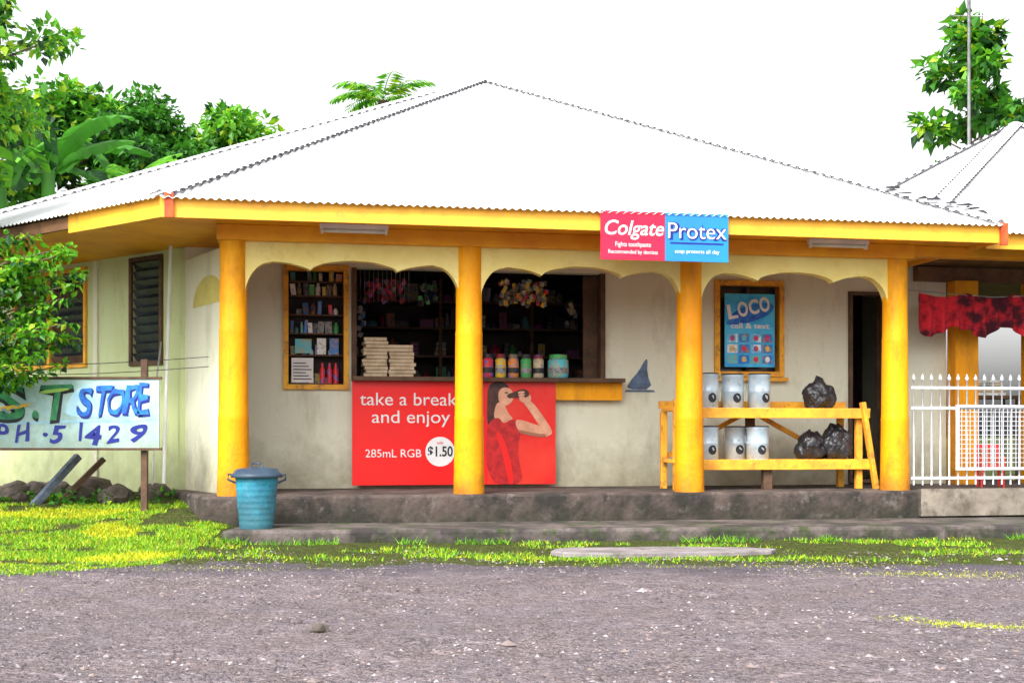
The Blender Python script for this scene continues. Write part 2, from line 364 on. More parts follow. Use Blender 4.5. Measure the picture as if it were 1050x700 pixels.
frame(.545,1.15,1.56,2.82,.055)
frame(5.53,6.27,1.75,2.76,.06)
frame(7.20,7.58,FL+.06,2.68,.04,k='wood')
b.box((1.235,1.24,1.60),(4.32,1.75,1.645),'wood')
b.box((1.24,1.38,1.40),(4.32,1.47,1.598),'yellow')
b.box((5.45,1.40,1.635),(6.36,1.50,1.68),'ywood')
b.box((5.50,1.66,1.70),(6.30,1.67,2.81),'glass')
b.box((5.90,1.56,1.75),(5.93,1.62,2.76),'wood')
b.box((3.93,1.66,1.65),(4.13,1.70,2.85),'wood')
for x in (1.238, 4.09): b.box((x,1.47,1.646),(x+.055,1.64,2.86),'wood')
b.out("window_frames", parent=store)
b = B()
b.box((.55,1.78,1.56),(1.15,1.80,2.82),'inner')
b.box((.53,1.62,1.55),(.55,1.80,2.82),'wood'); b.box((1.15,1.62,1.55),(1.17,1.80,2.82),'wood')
zs = [1.56,1.88,2.12,2.33,2.54,2.70]
for i, z in enumerate(zs):
    b.box((.55,1.60,z),(1.15,1.78,z+.015),'wood')
    x = .57
    while x < 1.08:
        w = random.uniform(.04,.09); h = random.uniform(.06,.15)
        kk = random.choice('pppq')+'%d'%random.choice([0,1,2,3,3,4,5,7,8,9,9])
        if random.random() < .92:
            if random.random()<.4: b.lathe((x+w*.4,1.65,z+.016),[(w*.36,0),(w*.36,h*.7),(w*.2,h*.85),(w*.2,h)],kk,10)
            else: b.box((x,1.62,z+.016),(x+w*.85,1.66,z+.016+h),kk, rot=Matrix.Rotation(R(random.uniform(-8,8)),3,'Y'))
        x += w
b.box((.58,1.605,1.585),(.82,1.612,1.86),'white'); 
for i in range(6): b.box((.60,1.601,1.62+i*.035),(.80-.03*(i%3),1.604,1.63+i*.035),'blackm')
b.box((.62,1.601,1.91),(.80,1.606,2.07),'p7'); b.box((.86,1.601,1.90),(.96,1.606,2.08),'p3'); b.box((1.0,1.601,1.90),(1.1,1.606,2.08),'p2')
for x in (.92,1.0,1.07): b.lathe((x,1.63,1.576),[(.032,0),(.032,.15),(.015,.19),(.015,.23)],'p0',10)
b.out("display_case", parent=store)
b = B()
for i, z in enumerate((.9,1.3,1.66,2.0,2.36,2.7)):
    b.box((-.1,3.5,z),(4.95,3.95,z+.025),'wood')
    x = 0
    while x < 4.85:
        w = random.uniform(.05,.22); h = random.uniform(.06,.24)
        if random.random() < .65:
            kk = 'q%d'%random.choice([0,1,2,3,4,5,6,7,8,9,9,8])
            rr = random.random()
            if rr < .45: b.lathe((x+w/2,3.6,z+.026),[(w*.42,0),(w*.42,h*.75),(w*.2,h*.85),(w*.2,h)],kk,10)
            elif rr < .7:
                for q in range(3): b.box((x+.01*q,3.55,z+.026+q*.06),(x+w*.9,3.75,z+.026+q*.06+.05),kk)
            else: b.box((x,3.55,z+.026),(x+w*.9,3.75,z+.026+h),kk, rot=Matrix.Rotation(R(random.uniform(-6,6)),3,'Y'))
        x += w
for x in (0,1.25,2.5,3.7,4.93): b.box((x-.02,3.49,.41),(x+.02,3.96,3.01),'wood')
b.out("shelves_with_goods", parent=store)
b = B()
def bunch(x0,x1,z0,z1,ks,n,w=.045,h=.055,y=1.75):
    for _ in range(n):
        x = random.uniform(x0,x1); z = random.uniform(z0,z1); yy = y+random.uniform(0,.12)
        b.box((x,yy,z),(x+w,yy+.02,z+h),random.choice(ks), rot=Matrix.Rotation(R(random.uniform(-35,35)),3,'Y')@Matrix.Rotation(R(random.uniform(-30,30)),3,'Z'))
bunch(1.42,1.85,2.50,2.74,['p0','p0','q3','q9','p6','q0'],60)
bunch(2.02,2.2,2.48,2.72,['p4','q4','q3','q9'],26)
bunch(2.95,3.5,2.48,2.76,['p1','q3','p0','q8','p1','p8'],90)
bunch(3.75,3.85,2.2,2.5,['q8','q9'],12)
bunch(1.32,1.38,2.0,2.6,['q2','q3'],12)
for x in (1.5,1.8,2.1,3.0,3.45): b.tube([(x,1.78,2.72),(x,1.78,2.86)],.004,'dark',4)
for i in range(12): b.tube([(1.35+i*.05,1.72,2.50),(1.35+i*.05,1.72,2.86)],.003,'steel',4)
b.out("hanging_packets", parent=store)
b = B()
for i in range(11):
    b.box((1.37+random.uniform(-.02,.02),1.36,1.646+i*.040),(1.62+random.uniform(-.01,.01),1.62,1.646+i*.040+.034),'card', rot=Matrix.Rotation(R(random.uniform(-4,4)),3,'Z'))
    if i<9: b.box((1.64+random.uniform(-.01,.02),1.36,1.646+i*.040),(1.93+random.uniform(-.02,.02),1.62,1.646+i*.040+.034),'card', rot=Matrix.Rotation(R(random.uniform(-4,4)),3,'Z'))
b.out("carton_stack", BM)
x = 2.76
for i, k in enumerate(['p0','p1','p5','p4','p8','p7']):
    b = B(); r = .062 if i<5 else .12; h = .20 if i < 5 else .2
    b.lathe((x,1.40,1.647),[(r*.85,0),(r,.02),(r,h),(r*.8,h+.02)],k,16); b.lathe((x,1.40,1.647+h+.021),[(r*.86,0),(r*.86,.045)],['q9','q0','q8','q9','q0','p4'][i],16)
    b.lathe((x,1.40,1.70),[(r+.003,0),(r+.003,.06)],'q3' if i%2 else 'q9',16,False)
    b.out("candy_jar", BM); x += .145 if i<4 else .23
for s0 in (.82, 5.85):
    b = B(); b.box((s0,-.35,2.995),(s0+.66,-.27,3.039),'white'); b.tube([(s0+.03,-.31,2.975),(s0+.63,-.31,2.975)],.017,'tube',10)
    b.box((s0+.01,-.335,2.95),(s0+.03,-.285,2.995),'white'); b.box((s0+.63,-.335,2.95),(s0+.65,-.285,2.995),'white')
    b.out("fluorescent_lamp", BM)
b = B()
b.plate(chaikin([(4.40,1.53),(4.44,1.62),(4.55,1.74),(4.63,1.88),(4.66,1.88),(4.65,1.72),(4.72,1.53)],1),1.494,'decal')
b.plate([(4.38,1.50),(4.75,1.50),(4.73,1.525),(4.40,1.525)],1.494,'decal'); b.out("wall_decal", BM)
b = B(); b.tube([(-.78,1.35,.12),(-.76,1.35,1.0),(-.70,1.36,3.03)],.018,'white',8); b.tube([(-.9,1.28,.10),(-.84,1.3,1.6),(-.80,1.33,2.0)],.01,'steel',6); b.out("downpipe", BM)

# ------------------------------------------------------------------ red drinks poster
b = B()
def pp(l): return [((px-360)*.01108+1.235, (497-y)*.01085+.447) for px, y in l]
b.box((1.235,1.355,.447),(3.53,1.375,1.607),'red')
def ply(l, y, k, sm=2): b.plate(chaikin(pp(l), sm), y, k)
b.plate(pp([(497,497),(497,391),(567,391),(567,497)]),1.353,mat("poster_shade",(.80,.012,.01),(.85,.06,.03),1.2,.35))
ply([(497,394),(507,390),(516,392),(519,398),(512,404),(509,412),(508,424),(512,436),(505,442),(496,438),(496,410)],1.350,'hair')
ply([(505,412),(513,412),(518,424),(524,430),(512,434),(502,430)],1.348,'skin')
ply([(508,399),(514,396),(520,398),(523,402),(526,404),(523,407),(522,411),(516,416),(510,414),(507,408)],1.346,'skin')
ply([(513,402),(516,401),(518,402),(516,403)],1.344,'hair',1); ply([(521,405),(525,404.5),(524,407),(521,407)],1.344,'dress',1)
ply([(496,497),(495,440),(500,430),(508,427),(513,435),(520,429),(529,431),(531,442),(527,458),(529,475),(534,497)],1.345,'dress')
ply([(524,430),(532,430),(548,436),(561,438),(563,444),(558,448),(545,447),(528,443)],1.343,'skin')
ply([(563,446),(556,444),(547,432),(538,418),(532,411),(537,407),(545,414),(555,428),(563,440)],1.341,'skin')
ply([(527,402),(533,399),(540,403),(542,409),(537,414),(530,411)],1.339,'skin',1)
for i in range(4): ply([(527+i*.6,401+i*2.6),(534,400+i*2.6),(535,402+i*2.6),(528+i*.6,403.4+i*2.6)],1.337,'skin',1)
ply([(516,404),(524,401),(531,398),(538,399),(540,405),(533,408),(525,407),(517,408)],1.338,'hair',1)
ply([(503,440),(512,446),(520,470),(524,497),(518,497),(513,470)],1.342,'red',2)
ply([(528,440),(545,444),(558,445),(556,448),(545,447.5),(529,444)],1.340,mat("printed_skin_shade",(.42,.16,.09),None,8,.4),1)
b.text("take a break",1.235+.085,1.350,1.607-.275,.20,'white',width=1.08)
b.text("and enjoy",1.235+.21,1.350,1.607-.47,.20,'white',width=.87)
b.text("285mL RGB",1.235+.14,1.350,.447+.31,.125,'white',width=.62)
b.plate([(1.235+.975+.165*math.cos(t),.447+.37+.165*math.sin(t)) for t in [2*math.pi*i/40 for i in range(40)]],1.350,'white')
b.text("$1.50",1.235+.975,1.346,.447+.32,.155,'blackm',align='CENTER',width=.28,off=.003)
b.text("only",1.235+.975,1.346,.447+.455,.045,'red',align='CENTER')
b.out("drink_poster", BM)

# ------------------------------------------------------------------ hanging advertising sign
b = B()
b.box((3.505,-.745,2.71),(4.155,-.725,3.185),'signred'); b.box((4.157,-.745,2.71),(4.81,-.725,3.185),'signblue')
b.text("Colgate",3.83,-.749,2.955,.20,'white',shear=.25,align='CENTER',width=.60,off=.0022)
b.text("Fights toothpaste",3.83,-.749,2.84,.065,'white',align='CENTER',width=.36)
b.text("Recommended by dentists",3.83,-.749,2.77,.055,'white',align='CENTER',width=.50)
b.text("Protex",4.485,-.749,2.93,.225,'navy',align='CENTER',width=.60,off=.010)
b.text("Protex",4.480,-.753,2.934,.225,'white',align='CENTER',width=.60,off=-.001)
b.box((4.21,-.748,2.88),(4.76,-.746,2.895),'navy')
b.text("soap protects all day",4.485,-.749,2.79,.055,'white',align='CENTER',width=.46)
for x in (3.6,4.1,4.25,4.72): b.tube([(x,-.735,3.18),(x,-.71,3.24)],.005,'steel',5)
b.out("advertising_sign", BM)

# busy blue advert in the right window
b = B(); b.box((5.58,1.435,1.80),(6.20,1.445,2.66),'poster_sky')
rs = random.Random(11)
pl = mat("print_light",(.75,.88,.95),(.15,.50,.80),7,.4,contrast=(.46,.54))
b.plate(chaikin([(5.60,2.34),(5.75,2.50),(6.18,2.58),(6.18,2.44),(5.9,2.32),(5.60,2.28)],2),1.432,'signb')
for i, ch in enumerate("LOCO"):
    b.text(ch,5.615+i*.135,1.428,2.36+.03*i,.23,'white',width=.125,off=.008,rotz=R(-10))
b.text("call & text",5.89,1.428,2.255,.085,'white',align='CENTER',width=.48,off=.002)
for r_ in range(3):
    for c_ in range(4):
        x0=5.61+c_*.145; z0=2.09-r_*.125
        b.box((x0,1.430,z0),(x0+.125,1.433,z0+.10), rs.choice(['p7','p3','signb',pl,pl,'p5','p2']))
        b.plate([(x0+.062+.03*math.cos(t),z0+.05+.035*math.sin(t)) for t in [6.283*j/12 for j in range(12)]],1.428,rs.choice(['white','p1','navy','p7','p0']))
b.out("window_poster", BM)

# ------------------------------------------------------------------ two-tier shelf with stoves
b = B()
for z in (1.26,.70):
    for i in range(3): b.box((4.58+.02*i,.32+i*.185,z),(6.86-.03*(i%2),.32+i*.185+.165,z+.035),'ywood')
    b.box((4.60,.29,z-.075),(6.84,.318,z+.03),'ywood')
b.box((5.62,.34,FL),(5.72,.42,.698),'wood'); b.box((5.62,.84,.736),(5.72,.90,1.258),'wood')
for x in (4.64,6.74):
    for y in (.34,.80): b.box((x-.035,y,FL),(x+.035,y+.06,1.258),'ywood')
b.bar((6.90,.27,FL),(6.74,.27,1.36),.05,.07,'ywood'); b.bar((4.60,.27,1.10),(4.60,.27,1.38),.05,.06,'ywood')
b.bar((4.65,.89,.74),(5.6,.89,1.24),.04,.05,'ywood'); b.bar((6.7,.89,.74),(5.75,.89,1.24),.04,.05,'ywood')
b.box((4.60,.88,1.296),(6.84,.90,1.38),'ywood')
b.out("wooden_shelf_rack", BM, bevel=.004)
def stove(s, w, z, h=.37, r=.122):
    b = B(); b.lathe((s,w,z),[(r*.97,0),(r*.97,.012),(r,.014),(r,h*.48),(r*1.02,h*.5),(r,h*.52),(r,h-.02),(r*1.05,h-.012),(r*1.05,h)],'enamel',28)
    b.lathe((s,w,z+h+.001),[(r*1.03,0),(r*.98,.012),(r*.9,.014),(0,.016)],'blackm',28,False)
    px_ = random.uniform(.0,.04)
    pts = []
    for t in [2*math.pi*j/20 for j in range(20)]:
        x = .048*math.cos(t); zz = .052*math.sin(t)+h*.30
        pts.append(b.v((s+x+px_, w-math.sqrt((r+.004)**2-(x+px_)**2), z+zz)))
    b.f(pts, 'blackm')
    b.tube([(s-r-.002,w,z+h*.8),(s-r-.02,w,z+h*.75),(s-r-.02,w,z+h*.55),(s-r-.002,w,z+h*.5)],.005,'steel',6)
    b.out("charcoal_stove", BM)
for s in (5.02,5.31,5.61): stove(s+random.uniform(-.01,.01),.47+random.uniform(-.03,.03),1.296,h=.36+random.uniform(-.012,.012))
for s in (5.02,5.60): stove(s,.47,.736,h=.35)
stove(5.42,.66,.736,h=.35)
def bag(s,w,z,sx,sy,sz,seed):
    bm = bmesh.new(); bmesh.ops.create_icosphere(bm, subdivisions=5, radius=1)
    for v in bm.verts:
        p = v.co.copy(); a = math.atan2(p.y,p.x)
        n = 1+.26*noise.noise(p*1.8+Vector((seed,0,0)))+.09*abs(noise.noise(Vector((a*3,p.z*1.5,seed))))+.08*noise.noise(p*6)
        q = p*n; q.z = max(q.z,-.7)
        if p.z > .55:
            t=(p.z-.55)/.45; q.x *= 1-.25*t; q.y *= 1-.25*t; q.z += .12*math.sin(a*3+seed)*t
        v.co = Vector((q.x*sx,q.y*sy,(q.z+.7)*sz))
    me = bpy.data.meshes.new("plastic_bag")
    for f in bm.faces: f.smooth = True
    bm.to_mesh(me); bm.free(); me.materials.append(M['black'])
    ob = bpy.data.objects.new("plastic_bag", me); scene.collection.objects.link(ob); ob.matrix_world = BM @ Matrix.Translation((s,w,z))
bag(6.34,.52,1.296,.17,.15,.19,1); bag(6.54,.50,.736,.16,.15,.22,5); bag(6.26,.55,.736,.17,.14,.18,9)

# ------------------------------------------------------------------ metal railing with gate
b = B()
for z in (.52,1.50,1.28): b.box((7.16,-.02,z),(9.6,.01,z+.03),'rail')
x = 7.2
while x < 9.6:
    b.tube([(x,-.005,.46),(x,-.005,1.60)],.009,'rail',6); b.lathe((x,-.005,1.60),[(.016,0),(.022,.02),(0,.07)],'rail',6,False); x += .105
b.box((7.68,-.06,.62),(8.9,-.03,.65),'rail'); b.box((7.68,-.06,1.30),(8.9,-.03,1.33),'rail'); b.box((7.68,-.06,.65),(7.71,-.03,1.30),'rail')
x = 7.74
while x < 8.9:
    b.box((x,-.052,.65),(x+.006,-.046,1.30),'rail'); x += .05
z = .70
while z < 1.3: b.box((7.71,-.045,z),(8.9,-.040,z+.006),'rail'); z += .05
b.out("metal_railing", BM)
b = B(); b.box((7.15,-.265,.14),(9.9,-.25,.43),mat("low_wall_paint",(.30,.26,.21),(.15,.125,.10),3,.9,.3,20,blot=((.08,.065,.05),4,.5,.65,.8))); b.box((7.15,-.248,.14),(9.9,-.16,.425),'step'); b.out("low_wall", BM)
b = B(); rows = []
nx = 90
for i in range(nx+1):
    s = 7.75 + 1.85*i/nx; sag = .05*math.sin(math.pi*((i/nx*3)%1))
    L0 = .42 + .06*math.sin(i*.21)+.05*noise.noise(Vector((i*.13,0,0)))
    rows.append([b.v((s, .9+.035*math.sin(i*.75)*(.3+j/6)+.02*noise.noise(Vector((i*.2,j*.6,3))), 2.66-sag-L0*j/6)) for j in range(7)])
for p, q in zip(rows, rows[1:]):
    for j in range(6): b.f([p[j+1],q[j+1],q[j],p[j]],'cloth',True)
b.tube([(7.6,.9,2.68),(8.7,.9,2.62),(9.8,.9,2.68)],.006,'steel',5)
b.out("hanging_cloth", BM)
b = B(); z0 = 0
for x in (-.2,.2):
    for y in (-.2,.2): b.bar((x*1.1,y*1.1,z0),(x,y,z0+.42),.04,.04,'redplastic')
b.box((-.23,-.23,z0+.42),(.23,.23,z0+.45),'redplastic')
for x in (-.2,-.1,0,.1,.2): b.bar((x,.21,z0+.45),(x,.29,z0+.82),.05,.015,'redplastic')
b.bar((-.24,.29,z0+.84),(.24,.29,z0+.84),.03,.08,'redplastic')
for x in (-.24,.24): b.bar((x,-.2,z0+.62),(x,.24,z0+.62),.03,.03,'redplastic'); b.bar((x,-.2,z0+.44),(x,-.2,z0+.62),.03,.03,'redplastic')
b.out("plastic_chair", BM @ Matrix.Translation((8.42,.5,FL)) @ Matrix.Rotation(R(-20),4,'Z') @ Matrix.Scale(.55,4))
b = B(); b.box((8.80,1.55,1.45),(9.5,1.95,1.49),'wood')
for x in (8.83,9.45):
    for y in (1.58,1.90): b.box((x-.02,y-.02,FL),(x+.02,y+.02,1.45),'wood')
for i in range(5): b.box((8.88+.01*i,1.6,1.491+i*.04),(9.3-.02*i,1.9,1.491+i*.04+.034),['p3','card','p7','p8','p3'][i])
b.out("side_table", BM)

# ------------------------------------------------------------------ painted sign board (hand lettered)
WS = Matrix.Translation((-5.75,12.5,0))
b = B(); b.box((0,0,.87),(2.27,.03,1.55),'signwhite')
for z in (.85,1.55): b.box((-.02,-.01,z),(2.29,.04,z+.025),'wood')
def letter(ch,x,z,size,w,k1,k2,sh,rot,th=.02):
    b.text(ch,x+.014,-.004,z-.014,size,k1,off=th,width=w,shear=sh,rotz=R(rot),wob=.045)
    b.text(ch,x,-.008,z,size,k2,off=th*.3,width=w*.93,shear=sh,rotz=R(rot),wob=.045)
letter("S",.60,1.155,.48,.36,'blackm','signgreen',.1,-2,.028); letter(".",1.00,1.17,.5,.06,'blackm','signgreen',0,0)
letter("T",1.09,1.155,.48,.34,'blackm','signgreen',.15,-3,.03)
b.plate(chaikin([(.62,1.22),(.98,1.28),(1.02,1.32),(.64,1.27)],1),-.010,'p1')
b.plate(chaikin([(1.10,1.40),(1.38,1.44),(1.39,1.47),(1.10,1.44)],1),-.010,mat("pale_green_brush",(.35,.60,.12),None,8,.6))
xx = 1.44
for ch,w_,zz,sz,rt in (("S",.19,1.185,.40,-4),("T",.20,1.20,.42,-2),("O",.19,1.195,.37,-6),("R",.19,1.21,.41,-3),("E",.17,1.20,.44,-7)):
    letter(ch,xx,zz,sz,w_,'navy','signb',.32,rt,.013); xx += .150
xx = .62
for i,ch in enumerate("PH·51429"):
    w_ = .05 if ch=='·' else (.06 if ch=='1' else .165)
    b.text(ch,xx+(.04 if ch in '·1' else 0),-.004,.925+.014*math.sin(i*2.1),.25,'navy',off=.006,width=w_,shear=.2,wob=.03,rotz=R(-2+2*math.sin(i*3)))
    xx += .13 if ch in '·1' else .215
b.plate(chaikin([(.1,1.08),(1.2,1.12),(2.22,1.14),(2.2,1.165),(1.1,1.14),(.1,1.11)],1),-.003,mat("blue_brush",(.20,.45,.65),(.4,.6,.7),8,.6))
b.plate(chaikin([(1.36,1.16),(2.2,1.20),(2.22,1.50),(1.9,1.53),(1.5,1.51),(1.34,1.3)],2),-.002,mat("blue_wash",(.30,.62,.80),(.55,.75,.80),6,.6))
for x in (.2,2.08): b.box((x,.031,.1),(x+.06,.09,1.75 if x > 1 else 1.6),'wood')
b.out("painted_store_sign", WS)
b = B()
for k, z in enumerate((1.62,1.72)):
    b.tube([(-5.9+i*.35, 12.56+.05*i, z-.05*math.sin(math.pi*i/8)+.01*i) for i in range(9)],.004,'dark',5)
b.out("fence_wire")

# ------------------------------------------------------------------ rubbish bin
b = B(); prof = [(.155,0),(.158,.01)]
for i in range(9):
    r = .160+.035*i/8; z = .03+.43*i/8; prof += [(r,z),(r+.003,z+.012),(r,z+.026)]
b.lathe((0,0,0), prof+[(.20,.47)],'bin',36)
b.lathe((0,0,.47),[(.235,0),(.24,.012),(.235,.03),(.215,.04),(.19,.075),(.10,.09),(0,.095)],'binlid',36,False)
b.lathe((0,0,.468),[(.20,0),(.235,.001)],'binlid',36,False)
for sg in (-1,1): b.tube([(sg*.22,0,.49),(sg*.265,0,.50),(sg*.265,0,.45),(sg*.20,0,.42)],.012,'binlid',6)
b.tube([(-.05,0,.56),(-.04,0,.60),(.04,0,.60),(.05,0,.56)],.01,'binlid',6)
b.out("rubbish_bin", Matrix.Translation((-2.36,11.72,.142)))

# ------------------------------------------------------------------ ground
def sst(a,b,x): t=max(0,min(1,(x-a)/(b-a))); return t*t*(3-2*t)
def gh(x,y):
    m = 1-sst(-2.9,-2.3,x)
    h = sst(10.0,14.0,y)*.36*m + (1-m)*sst(10.3,11.2,y)*.02
    if y > 16: h *= max(0, 1-(y-16)/20)
    return h + (.022*noise.noise(Vector((x*.6,y*.6,0)))+.010*noise.noise(Vector((x*2.5,y*2.5,5))) if abs(x)<30 and y<30 else 0)
xs = [-600,-200,-80,-40,-25,-16]+list(np.arange(-12,12.01,.2))+[16,25,40,80,200,600]
ys = [-100,-30,-10,-2]+list(np.arange(0,16.01,.16))+[18,22,28,36,50,80,150,300,700]
verts = [(x,y,gh(x,y)) for y in ys for x in xs]; nx=len(xs)
faces = [(j*nx+i,j*nx+i+1,(j+1)*nx+i+1,(j+1)*nx+i) for j in range(len(ys)-1) for i in range(nx-1)]
me = bpy.data.meshes.new("ground"); me.from_pydata(verts,[],faces)
for p in me.polygons: p.use_smooth=True
g = bpy.data.objects.new("ground",me); scene.collection.objects.link(g)
m = bpy.data.materials.new("gravel_and_earth"); m.use_nodes=True; nt=m.node_tree; N=nt.nodes; L=nt.links; bs=N["Principled BSDF"]; bs.inputs["Roughness"].default_value=.95
bs.inputs["Specular IOR Level"].default_value=.15
tc=N.new("ShaderNodeTexCoord")
def nz(sc,det=6,ro=.6):
    n=N.new("ShaderNodeTexNoise"); n.inputs["Scale"].default_value=sc; n.inputs["Detail"].default_value=det; n.inputs["Roughness"].default_value=ro; L.new(tc.outputs["Object"],n.inputs["Vector"]); return n.outputs[0]
def mr(i,a,bb,c=0,d=1):
    r=N.new("ShaderNodeMapRange"); r.inputs[1].default_value=a; r.inputs[2].default_value=bb; r.inputs[3].default_value=c; r.inputs[4].default_value=d; L.new(i,r.inputs[0]); return r.outputs[0]
def mix(f,a,bb):
    x=N.new("ShaderNodeMix"); x.data_type='RGBA'; L.new(f,x.inputs[0])
    for k,v in ((6,a),(7,bb)):
        if isinstance(v,tuple): x.inputs[k].default_value=(*v,1)
        else: L.new(v,x.inputs[k])
    return x.outputs[2]
big=mr(nz(.55,4),.40,.60); mid=mr(nz(5,6,.75),.38,.64,0,.85); fine=mr(nz(42,4,.75),.44,.60,0,.7); med=mr(nz(1.6,6,.7),.45,.62)
road=mix(big,(.250,.205,.225),(.180,.150,.168)); road1=mix(med,road,(.205,.155,.150)); road2=mix(mid,road1,(.088,.070,.080))
vo=N.new("ShaderNodeTexVoronoi"); vo.inputs["Scale"].default_value=30; L.new(tc.outputs["Object"],vo.inputs["Vector"])
stone=mr(vo.outputs[0],.18,.34,1,0); road3=mix(fine,road2,(.33,.285,.30))
x=N.new("ShaderNodeMath"); x.operation='MULTIPLY'; L.new(stone,x.inputs[0]); x.inputs[1].default_value=.48
road4=mix(x.outputs[0],road3,mix(nz(9,2),(.40,.35,.365),(.08,.062,.066)))
soil=mix(mid,(.075,.055,.03),(.035,.03,.015)); soil2=mix(fine,soil,(.10,.20,.012))
sp=N.new("ShaderNodeSeparateXYZ"); L.new(tc.outputs["Object"],sp.inputs[0])
ad=N.new("ShaderNodeMath"); ad.operation='MULTIPLY_ADD'; L.new(nz(1.6,6,.7),ad.inputs[0]); ad.inputs[1].default_value=2.2; L.new(sp.outputs[1],ad.inputs[2])
darkedge=mr(ad.outputs[0],9.9,10.6,0,.65); road5=mix(darkedge,road4,(.080,.074,.10))
edge=mr(ad.outputs[0],10.75,11.0)
col=mix(edge,road5,soil2); L.new(col,bs.inputs["Base Color"])
bp=N.new("ShaderNodeBump"); bp.inputs["Strength"].default_value=1.0; bp.inputs["Distance"].default_value=.05
hs=N.new("ShaderNodeMath"); hs.operation='ADD'; L.new(mid,hs.inputs[0]); L.new(stone,hs.inputs[1]); L.new(hs.outputs[0],bp.inputs["Height"]); L.new(bp.outputs[0],bs.inputs["Normal"])
me.materials.append(m)

b = B(); n=80
fr=[(-2.62+9.9*i/n, 11.42+.80*i/n+.05*noise.noise(Vector((i*.6,2,0)))+.05*noise.noise(Vector((i*.2,2,5)))) for i in range(n+1)]
b.prism(fr+[(7.3,13.6),(-2.55,12.3)],-.2,.142,'step'); b.out("concrete_step", bevel=.03)
b = B(); b.prism(chaikin([(.30,10.55),(.8,10.42),(1.2,10.52),(2.15,10.6),(2.3,10.95),(1.3,11.1),(.9,10.98),(.4,11.0)],1),-.05,.030,'pave'); b.out("pavement_slab", bevel=.01)

def grass():
    V=[];F=[];MI=[]
    def blade(x,y,h,w,mi):
        z=gh(x,y)-.005; a=random.uniform(0,math.pi); dx=math.cos(a)*w; dy=math.sin(a)*w; lx=random.gauss(0,h*.55); ly=random.gauss(0,h*.55)
        k=len(V); V.extend([(x-dx,y-dy,z),(x+dx,y+dy,z),(x+lx,y+ly,z+h)]); F.append((k,k+1,k+2)); MI.append(mi)
    for _ in range(250000):
        x=random.uniform(-7.2,7.2) if random.random()<.55 else random.uniform(-7.2,-2.7); y=random.uniform(9.0,14.4)
        left = x < -2.7
        if not left and y > 11.45+(x+2.6)*.08: continue
        n=noise.noise(Vector((x*.9,y*1.6,3)))+.5*noise.noise(Vector((x*3.5,y*5,9)))
        lo = 9.95 + .45*noise.noise(Vector((x*.7,0,1))) if not left else 9.25+.4*noise.noise(Vector((x*.9,0,1)))
        e = sst(lo-.25, lo+.45, y)
        if left:
            bx=(x+3.55)/-.78
            if y > 13.4+.8*max(0,bx): continue
            thr = -.30
            if y<10.2: thr=-.12
            if y>12.9 : thr=.15
            if x>-3.5 and y>11.6: thr=.1
        else:
            thr = .20 if y>10.75 else -.02
            if x>.2 and x<2.35 and 10.45<y<11.05: continue
            if x>3.5: thr+=.06
        if n < thr or random.random()>e: continue
        lit = noise.noise(Vector((x*.8,y*.8,20)))  # sunlit patch on the left, painted in as mostly yellow blades
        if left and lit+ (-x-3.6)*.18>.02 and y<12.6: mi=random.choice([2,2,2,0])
        else: mi=random.choices([0,1,2,3],[.56,.24,.15,.05])[0]
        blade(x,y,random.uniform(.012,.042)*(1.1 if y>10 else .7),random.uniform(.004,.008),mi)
    for _ in range(2600):
        x=random.uniform(-2.6,7); t=(x+2.6)/9.9; y=11.38+.8*t-random.random()**2*.18
        if noise.noise(Vector((x*1.3,0,7)))>.02: blade(x,y,random.uniform(.03,.08),.006,random.choice([0,1,1]))
    for cx,cy,sx,sy,n in ((2.35,6.80,.10,.07,500),(2.55,6.68,.12,.05,500),(2.95,9.1,.35,.10,700),(-4.2,8.2,.5,.10,250),(2.15,6.95,.08,.05,160),(-2.2,9.5,.5,.1,400),(3.3,8.9,.3,.08,300),(1.8,9.6,.6,.08,500)):
        for _ in range(n): blade(random.gauss(cx,sx),random.gauss(cy,sy),random.uniform(.006,.016),.005,random.choice([2,2,2,0]))
    me=bpy.data.meshes.new("grass"); me.from_pydata(V,[],F)
    for q in GRASS: me.materials.append(q)
    me.polygons.foreach_set("material_index",MI)
    ob=bpy.data.objects.new("grass",me); scene.collection.objects.link(ob)
grass()
def gravel():
    V=[];F=[];MI=[]
    base=[(1,0,0),(-1,0,0),(0,1,0),(0,-1,0),(0,0,.7),(0,0,-.5)]
    fs=[(0,2,4),(2,1,4),(1,3,4),(3,0,4),(2,0,5),(1,2,5),(3,1,5),(0,3,5)]
    for _ in range(14000):
        y=4.6+6.2*random.random()**1.05; x=random.uniform(-.46,.46)*y
        if noise.noise(Vector((x*1.2,y*1.2,2)))<-.05 and random.random()<.8: continue
        r=random.choice([.004,.005,.006,.008,.010,.014])*random.uniform(.7,1.3)
        if random.random()<.012: r*=2.2
        a=random.uniform(0,6.28); k=len(V); z=gh(x,y)+r*.1
        for p in base:
            q=(p[0]*random.uniform(.7,1.3),p[1]*random.uniform(.6,1.1),p[2]*random.uniform(.6,1.1))
            V.append((x+r*(q[0]*math.cos(a)-q[1]*math.sin(a)),y+r*(q[0]*math.sin(a)+q[1]*math.cos(a)),z+r*q[2]))
        F.extend([tuple(k+i for i in f) for f in fs]); MI+= [random.choice([0,1,1,2,2])]*8
    me=bpy.data.meshes.new("gravel"); me.from_pydata(V,[],F)
    for q in GRAV: me.materials.append(q)
    me.polygons.foreach_set("material_index",MI)
    ob=bpy.data.objects.new("gravel",me); scene.collection.objects.link(ob)
gravel()
